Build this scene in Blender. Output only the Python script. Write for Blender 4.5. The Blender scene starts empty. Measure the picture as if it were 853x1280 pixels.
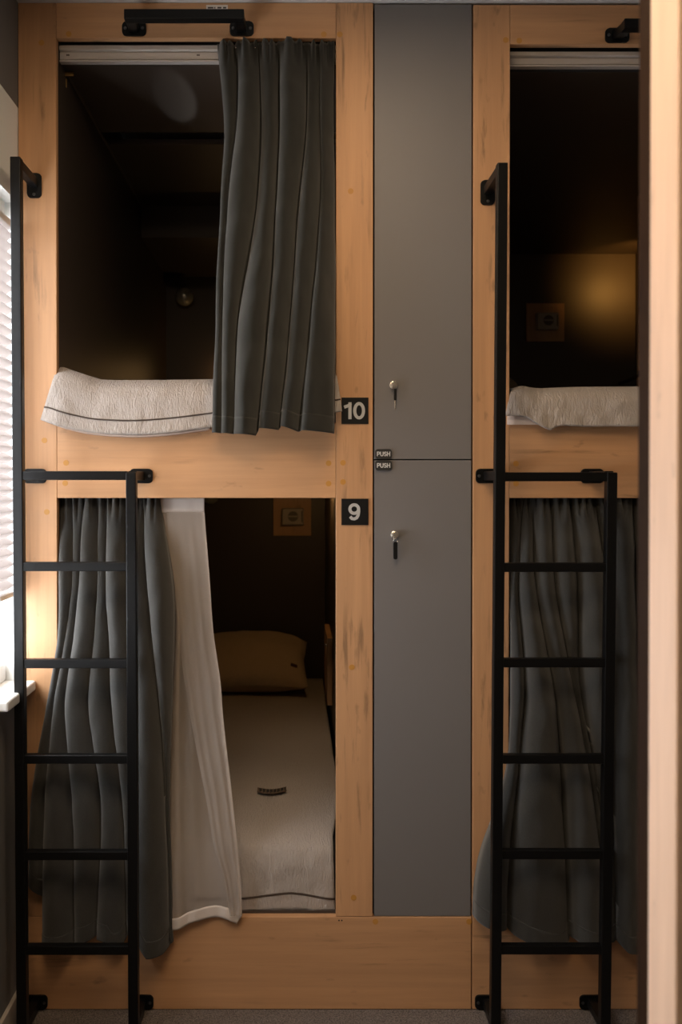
import bpy, bmesh, math, random
from mathutils import Vector, noise

random.seed(7)
SC = bpy.context.scene
COL = SC.collection

# ------------------------------------------------------------------ camera
F = 1090.9                      # focal length in pixels of the 853x1280 frame
CD = 2.4                        # distance of the camera from the bunk front (y = 0)
CH = 1.456                      # eye height
PITCH = math.radians(0.4)
PXC, PYC = 370.0, 603.0 + F * math.tan(PITCH)
cam_d = bpy.data.cameras.new('camera')
cam = bpy.data.objects.new('camera', cam_d)
COL.objects.link(cam)
cam.location = (0, -CD, CH)
cam.rotation_euler = (math.pi / 2 - PITCH, 0, 0)
cam_d.sensor_fit = 'VERTICAL'
cam_d.sensor_height = 36.0
cam_d.lens = 36.0 * F / 1280.0
cam_d.shift_x = (426.5 - PXC) / 1280.0
cam_d.shift_y = -(640.0 - PYC) / 1280.0
cam_d.clip_start = 0.02
cam_d.dof.use_dof = True
cam_d.dof.focus_distance = 2.4
cam_d.dof.aperture_fstop = 3.2
SC.camera = cam

# ------------------------------------------------------------------ world, daylight, exposure
SC.view_settings.view_transform = 'Standard'
SC.view_settings.look = 'None'
SC.view_settings.gamma = 1.0
SC.view_settings.use_curve_mapping = False
SC.view_settings.exposure = 0.0
SC.cycles.use_denoising = True
SC.cycles.max_bounces = 8
world = bpy.data.worlds.new('World')
SC.world = world
world.use_nodes = True
wbg = world.node_tree.nodes['Background']
wbg.inputs[0].default_value = (0.86, 0.93, 1.0, 1)
wbg.inputs[1].default_value = 3.0

def area(name, loc, rot, sx, sy, power, col):
    d = bpy.data.lights.new(name, 'AREA')
    d.shape = 'RECTANGLE'
    d.size, d.size_y = sx, sy
    d.energy = power
    d.color = col
    o = bpy.data.objects.new(name, d)
    COL.objects.link(o)
    o.location = loc
    o.rotation_euler = rot
    return o

# daylight standing outside the window of the left wall, facing into the room
area('window_daylight', (-1.06, -0.62, 1.60), (0, math.radians(-90), 0), 1.5, 1.25, 84.0, (0.93, 0.96, 1.0))


# ------------------------------------------------------------------ helpers
def P(px, py, Y):
    """point of the place seen at frame pixel (px, py) on the plane y = Y"""
    a = (px - PXC) / F
    b = -(py - PYC) / F
    cp, sp = math.cos(PITCH), math.sin(PITCH)
    dy = cp + b * sp
    dz = -sp + b * cp
    t = (Y + CD) / dy
    return Vector((a * t, Y, CH + dz * t))

def X0(px, Y=0.0, py=640):
    return P(px, py, Y).x

def Z0(py, Y=0.0):
    return P(370, py, Y).z

ROOT = {}

def link(name, me, mat, parent=None, smooth=False):
    """me in world coordinates; parented meshes become relative to their thing"""
    o = bpy.data.objects.new(name, me)
    COL.objects.link(o)
    if mat:
        me.materials.append(mat)
    if smooth:
        for p in me.polygons:
            p.use_smooth = True
    if parent is not None:
        off = ROOT.get(parent.name, Vector((0, 0, 0)))
        for v in me.vertices:
            v.co -= off
        o.parent = parent
        ROOT[o.name] = off
    else:
        xs = [v.co for v in me.vertices]
        lo = Vector((min(c.x for c in xs), min(c.y for c in xs), min(c.z for c in xs)))
        hi = Vector((max(c.x for c in xs), max(c.y for c in xs), max(c.z for c in xs)))
        off = Vector(((lo.x + hi.x) / 2, (lo.y + hi.y) / 2, lo.z))
        for v in me.vertices:
            v.co -= off
        o.location = off
        ROOT[o.name] = off
    return o

def thing(name, label, cat, loc, group=None, kind=None):
    o = bpy.data.objects.new(name, None)
    COL.objects.link(o)
    o.empty_display_size = 0.1
    o.location = loc
    ROOT[o.name] = Vector(loc)
    if label:
        o['label'] = label
    if cat:
        o['category'] = cat
    if group:
        o['group'] = group
    if kind:
        o['kind'] = kind
    return o

def tag(o, label=None, cat=None, group=None, kind=None):
    for k, v in (('label', label), ('category', cat), ('group', group), ('kind', kind)):
        if v:
            o[k] = v
    return o

def bm_mesh(bm, name='mesh'):
    bmesh.ops.recalc_face_normals(bm, faces=bm.faces)
    me = bpy.data.meshes.new(name)
    bm.to_mesh(me)
    bm.free()
    return me

def add_box(bm, x0, x1, y0, y1, z0, z1, bev=0.0, seg=2):
    t = bmesh.new()
    vs = [t.verts.new((x, y, z)) for x in (x0, x1) for y in (y0, y1) for z in (z0, z1)]
    for f in ((0, 1, 3, 2), (4, 6, 7, 5), (0, 4, 5, 1), (2, 3, 7, 6), (0, 2, 6, 4), (1, 5, 7, 3)):
        t.faces.new([vs[i] for i in f])
    if bev:
        bmesh.ops.bevel(t, geom=list(t.edges), offset=bev, segments=seg, profile=0.5, affect='EDGES')
    merge(bm, t)

def merge(bm, t):
    me = bpy.data.meshes.new('tmp')
    t.to_mesh(me)
    t.free()
    bm.from_mesh(me)
    bpy.data.meshes.remove(me)

def box(name, x0, x1, y0, y1, z0, z1, mat, parent=None, bev=0.0015, seg=2, smooth=False):
    bm = bmesh.new()
    add_box(bm, min(x0, x1), max(x0, x1), min(y0, y1), max(y0, y1), min(z0, z1), max(z0, z1), bev, seg)
    return link(name, bm_mesh(bm), mat, parent, smooth)

def add_beam(bm, a, b, w, h, bev=0.002, upv=Vector((0, 0, 1))):
    """square tube from a to b: w across, h along upv"""
    a, b = Vector(a), Vector(b)
    d = (b - a).normalized()
    s = d.cross(upv)
    if s.length < 1e-4:
        s = d.cross(Vector((0, 1, 0)))
    s.normalize()
    u = s.cross(d).normalized()
    t = bmesh.new()
    vs = []
    for p in (a, b):
        for i, j in ((-1, -1), (1, -1), (1, 1), (-1, 1)):
            vs.append(t.verts.new(p + s * (i * w / 2) + u * (j * h / 2)))
    t.faces.new(vs[0:4][::-1])
    t.faces.new(vs[4:8])
    for i in range(4):
        j = (i + 1) % 4
        t.faces.new((vs[i], vs[j], vs[4 + j], vs[4 + i]))
    if bev:
        bmesh.ops.bevel(t, geom=list(t.edges), offset=bev, segments=2, profile=0.5, affect='EDGES')
    merge(bm, t)

def beam(name, a, b, w, h, mat, parent, bev=0.002, upv=Vector((0, 0, 1))):
    bm = bmesh.new()
    add_beam(bm, a, b, w, h, bev, upv)
    return link(name, bm_mesh(bm), mat, parent)

def add_cyl(bm, c, axis, r, l, n=20, r2=None, bev=0.0):
    """cylinder starting at c along axis"""
    axis = Vector(axis).normalized()
    t = bmesh.new()
    bmesh.ops.create_cone(t, cap_ends=True, segments=n, radius1=r, radius2=r if r2 is None else r2, depth=l)
    if bev:
        bmesh.ops.bevel(t, geom=[e for e in t.edges if len(e.link_faces) == 2 and any(len(f.verts) > 4 for f in e.link_faces)],
                        offset=bev, segments=2, profile=0.5, affect='EDGES')
    q = Vector((0, 0, 1)).rotation_difference(axis).to_matrix().to_4x4()
    for v in t.verts:
        v.co = q @ (v.co + Vector((0, 0, l / 2))) + Vector(c)
    merge(bm, t)

def cyl(name, c, axis, r, l, mat, parent=None, n=20, r2=None, bev=0.0, smooth=True):
    bm = bmesh.new()
    add_cyl(bm, c, axis, r, l, n, r2, bev)
    return link(name, bm_mesh(bm), mat, parent, False)

def sphere(name, c, r, mat, parent=None, n=24, sc=(1, 1, 1)):
    bm = bmesh.new()
    bmesh.ops.create_uvsphere(bm, u_segments=n, v_segments=n // 2, radius=r)
    for v in bm.verts:
        v.co = Vector((v.co.x * sc[0], v.co.y * sc[1], v.co.z * sc[2])) + Vector(c)
    return link(name, bm_mesh(bm), mat, parent, True)

def rounded_plate(name, cx, cz, w, h, rad, y0, y1, mat, parent=None, bev=0.0015):
    """plate in the xz plane with rounded corners, front at y0"""
    bm = bmesh.new()
    pts = []
    for qx, qz, a0 in ((1, 1, 0), (-1, 1, 90), (-1, -1, 180), (1, -1, 270)):
        for k in range(6):
            a = math.radians(a0 + 18 * k)
            pts.append((cx + qx * (w / 2 - rad) + rad * math.cos(a), cz + qz * (h / 2 - rad) + rad * math.sin(a)))
    f = [bm.verts.new((x, y0, z)) for x, z in pts]
    b = [bm.verts.new((x, y1, z)) for x, z in pts]
    ff = bm.faces.new(f)
    bm.faces.new(b[::-1])
    n = len(pts)
    for i in range(n):
        bm.faces.new((f[i], f[(i + 1) % n], b[(i + 1) % n], b[i]))
    if bev:
        bmesh.ops.bevel(bm, geom=list(ff.edges), offset=bev, segments=2, profile=0.5, affect='EDGES')
    return link(name, bm_mesh(bm), mat, parent)

def grid_mesh(rows, thick=0.0, name='mesh'):
    """rows of world points -> smooth quad sheet, optionally with thickness"""
    nr, nc = len(rows), len(rows[0])
    me = bpy.data.meshes.new(name)
    vs = [p for r in rows for p in r]
    fs = [(i * nc + j, i * nc + j + 1, (i + 1) * nc + j + 1, (i + 1) * nc + j) for i in range(nr - 1) for j in range(nc - 1)]
    me.from_pydata([tuple(p) for p in vs], [], fs)
    me.update()
    return me

def sheet(name, rows, mat, parent=None, thick=0.0, off=-1.0):
    o = link(name, grid_mesh(rows), mat, parent, True)
    if thick:
        m = o.modifiers.new('thickness', 'SOLIDIFY')
        m.thickness = thick
        m.offset = off
    return o

def tube(name, pts, r, mat, parent=None, n=8):
    bm = bmesh.new()
    rings = []
    for i, p in enumerate(pts):
        a = pts[max(i - 1, 0)]
        b = pts[min(i + 1, len(pts) - 1)]
        d = (Vector(b) - Vector(a)).normalized()
        s = d.cross(Vector((0, 0, 1)))
        if s.length < 1e-3:
            s = d.cross(Vector((0, 1, 0)))
        s.normalize()
        u = s.cross(d)
        rings.append([bm.verts.new(Vector(p) + s * (r * math.cos(2 * math.pi * k / n)) + u * (r * math.sin(2 * math.pi * k / n))) for k in range(n)])
    for a, b in zip(rings, rings[1:]):
        for k in range(n):
            bm.faces.new((a[k], a[(k + 1) % n], b[(k + 1) % n], b[k]))
    bm.faces.new(rings[0])
    bm.faces.new(rings[-1])
    return link(name, bm_mesh(bm), mat, parent, True)

def arc(cx, cy, rx, ry, a0, a1, n=16):
    return [(cx + rx * math.cos(math.radians(a0 + (a1 - a0) * k / n)), cy + ry * math.sin(math.radians(a0 + (a1 - a0) * k / n))) for k in range(n + 1)]

GLYPHS = {   # centre lines in a unit-high box: (advance width, strokes)
    '1': (0.50, [[(0.34, 0.0), (0.34, 0.995)], [(0.38, 0.93), (0.27, 0.80), (0.04, 0.71)]]),
    '0': (0.62, [arc(0.31, 0.5, 0.225, 0.42, 0, 360, 36)]),
    '9': (0.62, [arc(0.30, 0.665, 0.215, 0.25, 0, 360, 30),
                 [(0.515, 0.70), (0.52, 0.50), (0.49, 0.30), (0.42, 0.15), (0.31, 0.085), (0.19, 0.10), (0.10, 0.22)]]),
    'P': (0.64, [[(0.1, 0), (0.1, 1.0)], [(0.1, 0.92), (0.34, 0.92)] + arc(0.34, 0.69, 0.20, 0.23, 90, -90, 12) + [(0.1, 0.46)]]),
    'U': (0.68, [[(0.1, 1.0)] + arc(0.34, 0.33, 0.24, 0.25, 180, 360, 14) + [(0.58, 1.0)]]),
    'S': (0.64, [arc(0.32, 0.70, 0.22, 0.21, 20, 250, 14) + arc(0.32, 0.30, 0.22, 0.21, 70, -160, 14)]),
    'H': (0.68, [[(0.1, 0), (0.1, 1.0)], [(0.58, 0), (0.58, 1.0)], [(0.1, 0.52), (0.58, 0.52)]]),
}

def text_mesh(body, cx, cz, y, height, weight, mat, parent, name, width):
    """bold lettering drawn as flat strokes standing slightly proud of its plate"""
    total = sum(GLYPHS[c][0] for c in body)
    kx = width / total
    bm = bmesh.new()
    x0 = 0.0
    layer = 0
    for c in body:
        adv, strokes = GLYPHS[c]
        for st in strokes:
            pts = [Vector(((x0 + a_) * kx, b_ * height)) for a_, b_ in st]
            layer += 1
            yl = y - 0.00012 * (layer % 3)
            closed = (pts[0] - pts[-1]).length < 1e-5
            L2, R2 = [], []
            for i_, p in enumerate(pts):
                pa = pts[i_ - 1] if i_ else (pts[-2] if closed else p)
                pb = pts[i_ + 1] if i_ < len(pts) - 1 else (pts[1] if closed else p)
                d = (pb - pa).normalized()
                nn = Vector((-d.y, d.x)) * (weight * height / 2)
                L2.append(p + nn)
                R2.append(p - nn)
            va = [bm.verts.new((cx - width / 2 + p.x, yl, cz - height / 2 + p.y)) for p in L2]
            vb = [bm.verts.new((cx - width / 2 + p.x, yl, cz - height / 2 + p.y)) for p in R2]
            for i_ in range(len(pts) - 1):
                bm.faces.new((va[i_], va[i_ + 1], vb[i_ + 1], vb[i_]))
        x0 += adv
    return link(name, bm_mesh(bm), mat, parent)

def interp(xs, ys, x):
    if x <= xs[0]:
        return ys[0]
    for i in range(len(xs) - 1):
        if x <= xs[i + 1]:
            t = (x - xs[i]) / (xs[i + 1] - xs[i])
            return ys[i] + (ys[i + 1] - ys[i]) * t
    return ys[-1]

def smooth_interp(xs, ys, x):
    """Catmull-Rom through the samples"""
    n = len(xs)
    if x <= xs[0]:
        return ys[0]
    if x >= xs[-1]:
        return ys[-1]
    i = max(k for k in range(n - 1) if xs[k] <= x)
    t = (x - xs[i]) / (xs[i + 1] - xs[i])
    h = xs[i + 1] - xs[i]
    def tan(k):
        if k == 0:
            return (ys[1] - ys[0]) / (xs[1] - xs[0])
        if k == n - 1:
            return (ys[-1] - ys[-2]) / (xs[-1] - xs[-2])
        return (ys[k + 1] - ys[k - 1]) / (xs[k + 1] - xs[k - 1])
    m0, m1 = tan(i) * h, tan(i + 1) * h
    t2, t3 = t * t, t * t * t
    return (2 * t3 - 3 * t2 + 1) * ys[i] + (t3 - 2 * t2 + t) * m0 + (-2 * t3 + 3 * t2) * ys[i + 1] + (t3 - t2) * m1


# ------------------------------------------------------------------ materials
MATS = {}

def mat(name, col, rough=0.5, metal=0.0, spec=0.5):
    m = bpy.data.materials.new(name)
    m.use_nodes = True
    b = m.node_tree.nodes['Principled BSDF']
    b.inputs['Base Color'].default_value = (*col, 1)
    b.inputs['Roughness'].default_value = rough
    b.inputs['Metallic'].default_value = metal
    b.inputs['Specular IOR Level'].default_value = spec
    MATS[name] = m
    return m

def nodes(m):
    return m.node_tree.nodes, m.node_tree.links, m.node_tree.nodes['Principled BSDF']

def tex(m, kind, scale_vec, rand=True):
    N, L, B = nodes(m)
    tc = N.new('ShaderNodeTexCoord')
    mp = N.new('ShaderNodeMapping')
    mp.inputs['Scale'].default_value = scale_vec
    if rand:
        oi = N.new('ShaderNodeObjectInfo')
        mul = N.new('ShaderNodeVectorMath')
        mul.operation = 'MULTIPLY_ADD'
        mul.inputs[1].default_value = (17.0, 13.0, 11.0)
        L.new(oi.outputs['Random'], mul.inputs[0])
        L.new(tc.outputs['Object'], mul.inputs[2])
        L.new(mul.outputs[0], mp.inputs['Vector'])
    else:
        L.new(tc.outputs['Object'], mp.inputs['Vector'])
    t = N.new(kind)
    L.new(mp.outputs[0], t.inputs['Vector'])
    return t

def ramp(m, src, stops):
    N, L, B = nodes(m)
    r = N.new('ShaderNodeValToRGB')
    L.new(src, r.inputs[0])
    e = r.color_ramp.elements
    while len(e) < len(stops):
        e.new(0.5)
    for k, (p, c) in zip(e, stops):
        k.position = p
        k.color = c if len(c) == 4 else (*c, 1)
    return r

def mix(m, fac, a, b, mode='MIX'):
    N, L, B = nodes(m)
    x = N.new('ShaderNodeMix')
    x.data_type = 'RGBA'
    x.blend_type = mode
    for s, v in ((0, fac), (6, a), (7, b)):
        if hasattr(v, 'is_output'):
            L.new(v, x.inputs[s])
        elif s == 0:
            x.inputs[s].default_value = v
        else:
            x.inputs[s].default_value = (*v, 1)
    return x.outputs[2]

def bump(m, src, strength, dist, chain=None):
    N, L, B = nodes(m)
    b = N.new('ShaderNodeBump')
    b.inputs['Strength'].default_value = strength
    b.inputs['Distance'].default_value = dist
    L.new(src, b.inputs['Height'])
    if chain is not None:
        L.new(chain.outputs[0], b.inputs['Normal'])
    L.new(b.outputs[0], B.inputs['Normal'])
    return b

def wood(name, axis, base=(0.55, 0.302, 0.150), rough=0.55):
    m = mat(name, base, rough)
    N, L, B = nodes(m)
    def sv(across, along):
        v = [across] * 3
        v['xyz'.index(axis)] = along
        return v
    fine = tex(m, 'ShaderNodeTexNoise', sv(60, 2.2))
    fine.inputs['Scale'].default_value = 1.0
    fine.inputs['Detail'].default_value = 6
    fine.inputs['Roughness'].default_value = 0.65
    broad = tex(m, 'ShaderNodeTexNoise', sv(9, 0.9))
    broad.inputs['Scale'].default_value = 1.0
    broad.inputs['Detail'].default_value = 4
    broad.inputs['Distortion'].default_value = 0.6
    crack = tex(m, 'ShaderNodeTexNoise', sv(42, 4.0))
    crack.inputs['Scale'].default_value = 1.0
    crack.inputs['Detail'].default_value = 7
    crack.inputs['Roughness'].default_value = 0.6
    crack.inputs['Distortion'].default_value = 0.35
    zone = tex(m, 'ShaderNodeTexNoise', sv(8, 2.4))
    zone.inputs['Scale'].default_value = 1.0
    zone.inputs['Detail'].default_value = 2
    c1 = tuple(c * 0.84 for c in base)
    c2 = tuple(min(1, c * 1.12) for c in base)
    col = ramp(m, broad.outputs[0], [(0.3, c1), (0.5, base), (0.72, c2)]).outputs[0]
    fr = ramp(m, fine.outputs[0], [(0.3, (0.78, 0.75, 0.72)), (0.62, (1, 1, 1))]).outputs[0]
    col = mix(m, 0.55, col, fr, 'MULTIPLY')
    cr = ramp(m, crack.outputs[0], [(0.54, (0, 0, 0)), (0.66, (1, 1, 1))])
    zr = ramp(m, zone.outputs[0], [(0.50, (0, 0, 0)), (0.62, (1, 1, 1))])
    mu = N.new('ShaderNodeMath')
    mu.operation = 'MULTIPLY'
    L.new(cr.outputs[0], mu.inputs[0])
    L.new(zr.outputs[0], mu.inputs[1])
    mu2 = N.new('ShaderNodeMath')
    mu2.operation = 'MULTIPLY'
    mu2.inputs[1].default_value = 0.78
    L.new(mu.outputs[0], mu2.inputs[0])
    col = mix(m, mu2.outputs[0], col, tuple(c * 0.38 for c in base))
    kn = tex(m, 'ShaderNodeTexNoise', sv(30, 13))
    kn.inputs['Scale'].default_value = 1.0
    kn.inputs['Detail'].default_value = 3
    kr = ramp(m, kn.outputs[0], [(0.66, (0, 0, 0)), (0.76, (0.6, 0.6, 0.6))])
    col = mix(m, kr.outputs[0], col, tuple(c * 0.42 for c in base))
    L.new(col, B.inputs['Base Color'])
    bump(m, fine.outputs[0], 0.08, 0.002)
    return m

wood_v = wood('oak laminate upright', 'z')
wood_h = wood('oak laminate level', 'x')
wood_dim = wood('oak board', 'z', (0.44, 0.25, 0.12))
wood_edge = wood('dark oak edge band', 'z', (0.030, 0.015, 0.008), 0.7)
wood_edge.node_tree.nodes['Principled BSDF'].inputs['Specular IOR Level'].default_value = 0.08
wood_daylit = wood('daylit pale laminate', 'z', (0.90, 0.66, 0.52))  # paler than the bunk oak: daylight on the stile is put into this colour
cap_m = mat('yellow oak screw cap', (0.50, 0.235, 0.045), 0.5)

grey_lam = mat('grey locker laminate', (0.172, 0.162, 0.160), 0.5)
n = tex(grey_lam, 'ShaderNodeTexNoise', (300, 300, 300))
n.inputs['Scale'].default_value = 1.0
bump(grey_lam, n.outputs[0], 0.04, 0.001)
gap_m = mat('dark joint', (0.012, 0.011, 0.010), 0.9)
pod_m = mat('dark brown pod lining', (0.062, 0.047, 0.038), 0.45, 0.0, 0.35)
pod_edge = mat('pod corner profile', (0.10, 0.075, 0.05), 0.4)
brass_m = mat('brass bracket', (0.45, 0.28, 0.10), 0.35, 0.9)

black_steel = mat('black powder coated steel', (0.004, 0.004, 0.0042), 0.38, 0.0, 0.22)
n = tex(black_steel, 'ShaderNodeTexNoise', (180, 180, 180))
n.inputs['Scale'].default_value = 1.0
bump(black_steel, n.outputs[0], 0.06, 0.001)
screw_m = mat('steel screw', (0.12, 0.12, 0.12), 0.35, 0.9)
chrome = mat('chrome', (0.88, 0.85, 0.80), 0.24, 1.0)
alu = mat('white aluminium track', (0.50, 0.465, 0.44), 0.4, 0.0)
black_plastic = mat('black plastic', (0.006, 0.006, 0.006), 0.5, 0.0, 0.25)
white_print = mat('white print', (0.60, 0.60, 0.59), 0.6)
grey_print = mat('grey print', (0.44, 0.43, 0.42), 0.6)
latch_m = mat('dark latch plastic', (0.022, 0.021, 0.020), 0.5)
paper_m = mat('paper label', (0.80, 0.74, 0.68), 0.8)
ink_m = mat('ink', (0.09, 0.07, 0.06), 0.8)

def fabric(name, col, weave=900.0, sheen=0.25, bs=0.12):
    m = mat(name, col, 0.92, 0.0, 0.15)
    N, L, B = nodes(m)
    B.inputs['Sheen Weight'].default_value = sheen
    B.inputs['Sheen Roughness'].default_value = 0.6
    a = tex(m, 'ShaderNodeTexNoise', (weave, weave, weave * 0.35))
    a.inputs['Scale'].default_value = 1.0
    b = tex(m, 'ShaderNodeTexNoise', (9, 9, 5))
    b.inputs['Scale'].default_value = 1.0
    b.inputs['Detail'].default_value = 3
    r = ramp(m, a.outputs[0], [(0.3, tuple(c * 0.8 for c in col)), (0.7, tuple(c * 1.2 for c in col))])
    L.new(r.outputs[0], B.inputs['Base Color'])
    b1 = bump(m, a.outputs[0], 0.15, 0.001)
    bump(m, b.outputs[0], bs, 0.02, b1)
    return m

cloth_green = fabric('dark green grey curtain cloth', (0.0150, 0.0152, 0.0125))
cloth_grey = fabric('charcoal curtain cloth', (0.035, 0.034, 0.031))
pillow_m = fabric('cream pillow linen', (0.47, 0.36, 0.24), 700, 0.1, 0.25)

# crinkled cotton: wavy creases running down the cloth
quilt = mat('crinkled beige cotton', (0.41, 0.36, 0.325), 0.9, 0.0, 0.15)
N, L, B = nodes(quilt)
B.inputs['Sheen Weight'].default_value = 0.15
q1 = tex(quilt, 'ShaderNodeTexNoise', (150, 34, 40))
q1.inputs['Scale'].default_value = 1.0
q1.inputs['Detail'].default_value = 4
q1.inputs['Distortion'].default_value = 1.6
q2 = tex(quilt, 'ShaderNodeTexNoise', (420, 120, 420))
q2.inputs['Scale'].default_value = 1.0
b1 = bump(quilt, q1.outputs[0], 0.6, 0.010)
bump(quilt, q2.outputs[0], 0.2, 0.002, b1)
quilt_lining = mat('pale pink lining', (0.62, 0.50, 0.43), 0.9)
piping_m = mat('dark brown piping', (0.05, 0.032, 0.022), 0.8)
mattress_m = mat('dark mattress ticking', (0.035, 0.036, 0.040), 0.85)

# sheer white voile
sheer = bpy.data.materials.new('white sheer voile')
sheer.use_nodes = True
N = sheer.node_tree.nodes
L = sheer.node_tree.links
N.clear()
out = N.new('ShaderNodeOutputMaterial')
dif = N.new('ShaderNodeBsdfDiffuse')
dif.inputs[0].default_value = (0.66, 0.58, 0.52, 1)
trl = N.new('ShaderNodeBsdfTranslucent')
trl.inputs[0].default_value = (0.60, 0.53, 0.47, 1)
trp = N.new('ShaderNodeBsdfTransparent')
m1 = N.new('ShaderNodeMixShader')
m1.inputs[0].default_value = 0.4
m2 = N.new('ShaderNodeMixShader')
m2.inputs[0].default_value = 0.54
L.new(dif.outputs[0], m1.inputs[1])
L.new(trl.outputs[0], m1.inputs[2])
L.new(m1.outputs[0], m2.inputs[1])
L.new(trp.outputs[0], m2.inputs[2])
L.new(m2.outputs[0], out.inputs[0])
sheer_hem = mat('white voile hem', (0.62, 0.54, 0.485), 0.9)

carpet = mat('grey brown carpet', (0.15, 0.125, 0.11), 0.95, 0, 0.1)
c1 = tex(carpet, 'ShaderNodeTexNoise', (260, 260, 260), False)
c1.inputs['Scale'].default_value = 1.0
c1.inputs['Detail'].default_value = 3
r = ramp(carpet, c1.outputs[0], [(0.3, (0.075, 0.062, 0.055)), (0.7, (0.25, 0.21, 0.19))])
carpet.node_tree.links.new(r.outputs[0], carpet.node_tree.nodes['Principled BSDF'].inputs['Base Color'])
bump(carpet, c1.outputs[0], 0.9, 0.006)
wall_dark = mat('dark grey wall paint', (0.15, 0.147, 0.145), 0.7)
wall_pale = mat('pale grey wall paint', (0.84, 0.85, 0.83), 0.75)
ceil_m = mat('pale grey ceiling paint', (0.55, 0.54, 0.52), 0.8)
room_m = mat('warm grey wall paint', (0.40, 0.37, 0.34), 0.8)
upvc = mat('white window plastic', (0.80, 0.80, 0.79), 0.35)
sill_m = mat('white sill board', (0.72, 0.70, 0.67), 0.4)
base_m = mat('pale wood baseboard', (0.42, 0.38, 0.34), 0.6)
blind_m = mat('pale pleated blind', (0.62, 0.58, 0.56), 0.8)
bn = blind_m.node_tree
bt = bn.nodes.new('ShaderNodeBsdfTranslucent')
bt.inputs[0].default_value = (0.20, 0.172, 0.162, 1)
bx = bn.nodes.new('ShaderNodeMixShader')
bx.inputs[0].default_value = 0.5
bn.links.new(bn.nodes['Principled BSDF'].outputs[0], bx.inputs[1])
bn.links.new(bt.outputs[0], bx.inputs[2])
bn.links.new(bx.outputs[0], bn.nodes['Material Output'].inputs[0])
glass = bpy.data.materials.new('window glass')
glass.use_nodes = True
N = glass.node_tree.nodes
L = glass.node_tree.links
N.clear()
out = N.new('ShaderNodeOutputMaterial')
a = N.new('ShaderNodeBsdfTransparent')
b = N.new('ShaderNodeBsdfGlossy')
b.inputs['Roughness'].default_value = 0.02
mx = N.new('ShaderNodeMixShader')
mx.inputs[0].default_value = 0.06
L.new(a.outputs[0], mx.inputs[1])
L.new(b.outputs[0], mx.inputs[2])
L.new(mx.outputs[0], out.inputs[0])
socket_m = mat('beige socket plastic', (0.36, 0.31, 0.25), 0.5)
socket_dark = mat('socket recess', (0.10, 0.085, 0.07), 0.6)
globe_m = mat('mottled metallic globe', (0.42, 0.42, 0.37), 0.20, 0.5)
n = tex(globe_m, 'ShaderNodeTexVoronoi', (90, 90, 90))
n.inputs['Scale'].default_value = 1.0
bump(globe_m, n.outputs[0], 0.35, 0.003)

# ------------------------------------------------------------------ the room
XL = X0(23.5)                    # left wall plane
XR = 1.84
YB = -3.7
ZC = Z0(3.0)                     # ceiling
YW = 2.12                        # wall behind the bunks

def struct(o):
    o['kind'] = 'structure'
    return o

struct(box('floor', XL - 0.25, XR + 0.1, YB - 0.1, YW + 0.1, -0.08, 0.0, carpet, bev=0))
struct(box('ceiling', XL - 0.25, XR + 0.1, YB - 0.1, YW + 0.1, ZC, ZC + 0.08, ceil_m, bev=0))
struct(box('wall_back', XL - 0.25, XR + 0.1, YB - 0.1, YB, 0, ZC, room_m, bev=0))
struct(box('wall_front', XL - 0.25, XR + 0.1, YW, YW + 0.1, 0, ZC, room_m, bev=0))
struct(box('wall_right', XR, XR + 0.1, YB, YW, 0, ZC, room_m, bev=0))
ZS = Z0(850)                     # top of the window sill
ZH = Z0(134)                     # underside of the dark band
YN = -1.25                       # near jamb of the window
wl = struct(thing('wall_left', None, None, (XL, -1.8, 0)))
T = 0.22
box('parapet', XL - T, XL, YN, 0, 0, ZS - 0.03, wall_dark, wl, bev=0)
box('dark_band', XL - T, XL, YB, 0.03, ZH, ZC, wall_dark, wl, bev=0)
ZWT = Z0(262) + 0.02             # window head at the bunk front
box('lintel', XL - T, XL - 0.001, YN, 0.03, ZWT, ZH, wall_pale, wl, bev=0)
box('pier', XL - T, XL, YB, YN, 0, ZH, wall_pale, wl, bev=0)

box('far_jamb', XL - T, XL - 0.001, 0.001, 0.03, ZS - 0.03, ZWT, wall_pale, wl, bev=0)
w1 = struct(thing('window_1', None, None, (XL - 0.06, -0.6, ZS)))
XW = XL - 0.035                  # room face of the window frame
box('frame_head', XW - 0.06, XW, YN, -0.003, ZWT - 0.055, ZWT, upvc, w1, 0.004)
box('frame_foot', XW - 0.06, XW, YN, -0.003, ZS, ZS + 0.05, upvc, w1, 0.004)
for yy in (-0.34, YN + 0.05):
    box('mullion', XW - 0.06, XW, yy - 0.045, yy, ZS + 0.05, ZWT - 0.055, upvc, w1, 0.004)
for y0, y1 in ((-0.34, -0.003), (YN + 0.05, -0.385)):
    box('pane', XW - 0.036, XW - 0.030, y0, y1, ZS + 0.05, ZWT - 0.055, glass, w1, 0)

t1 = struct(thing('trim_1', None, None, (XL, -0.12, ZS)))
box('sill_board', XL - T, X0(45), -0.235, -0.001, ZS - 0.028, ZS, sill_m, t1, 0.006, 3)
box('sill_inner', XL - T, XL - 0.002, YN, -0.236, ZS - 0.028, ZS - 0.001, sill_m, t1, 0.003)
struct(box('baseboard_left', XL, XL + 0.012, YB, -0.001, 0.0, 0.075, base_m, bev=0.003))

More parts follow.
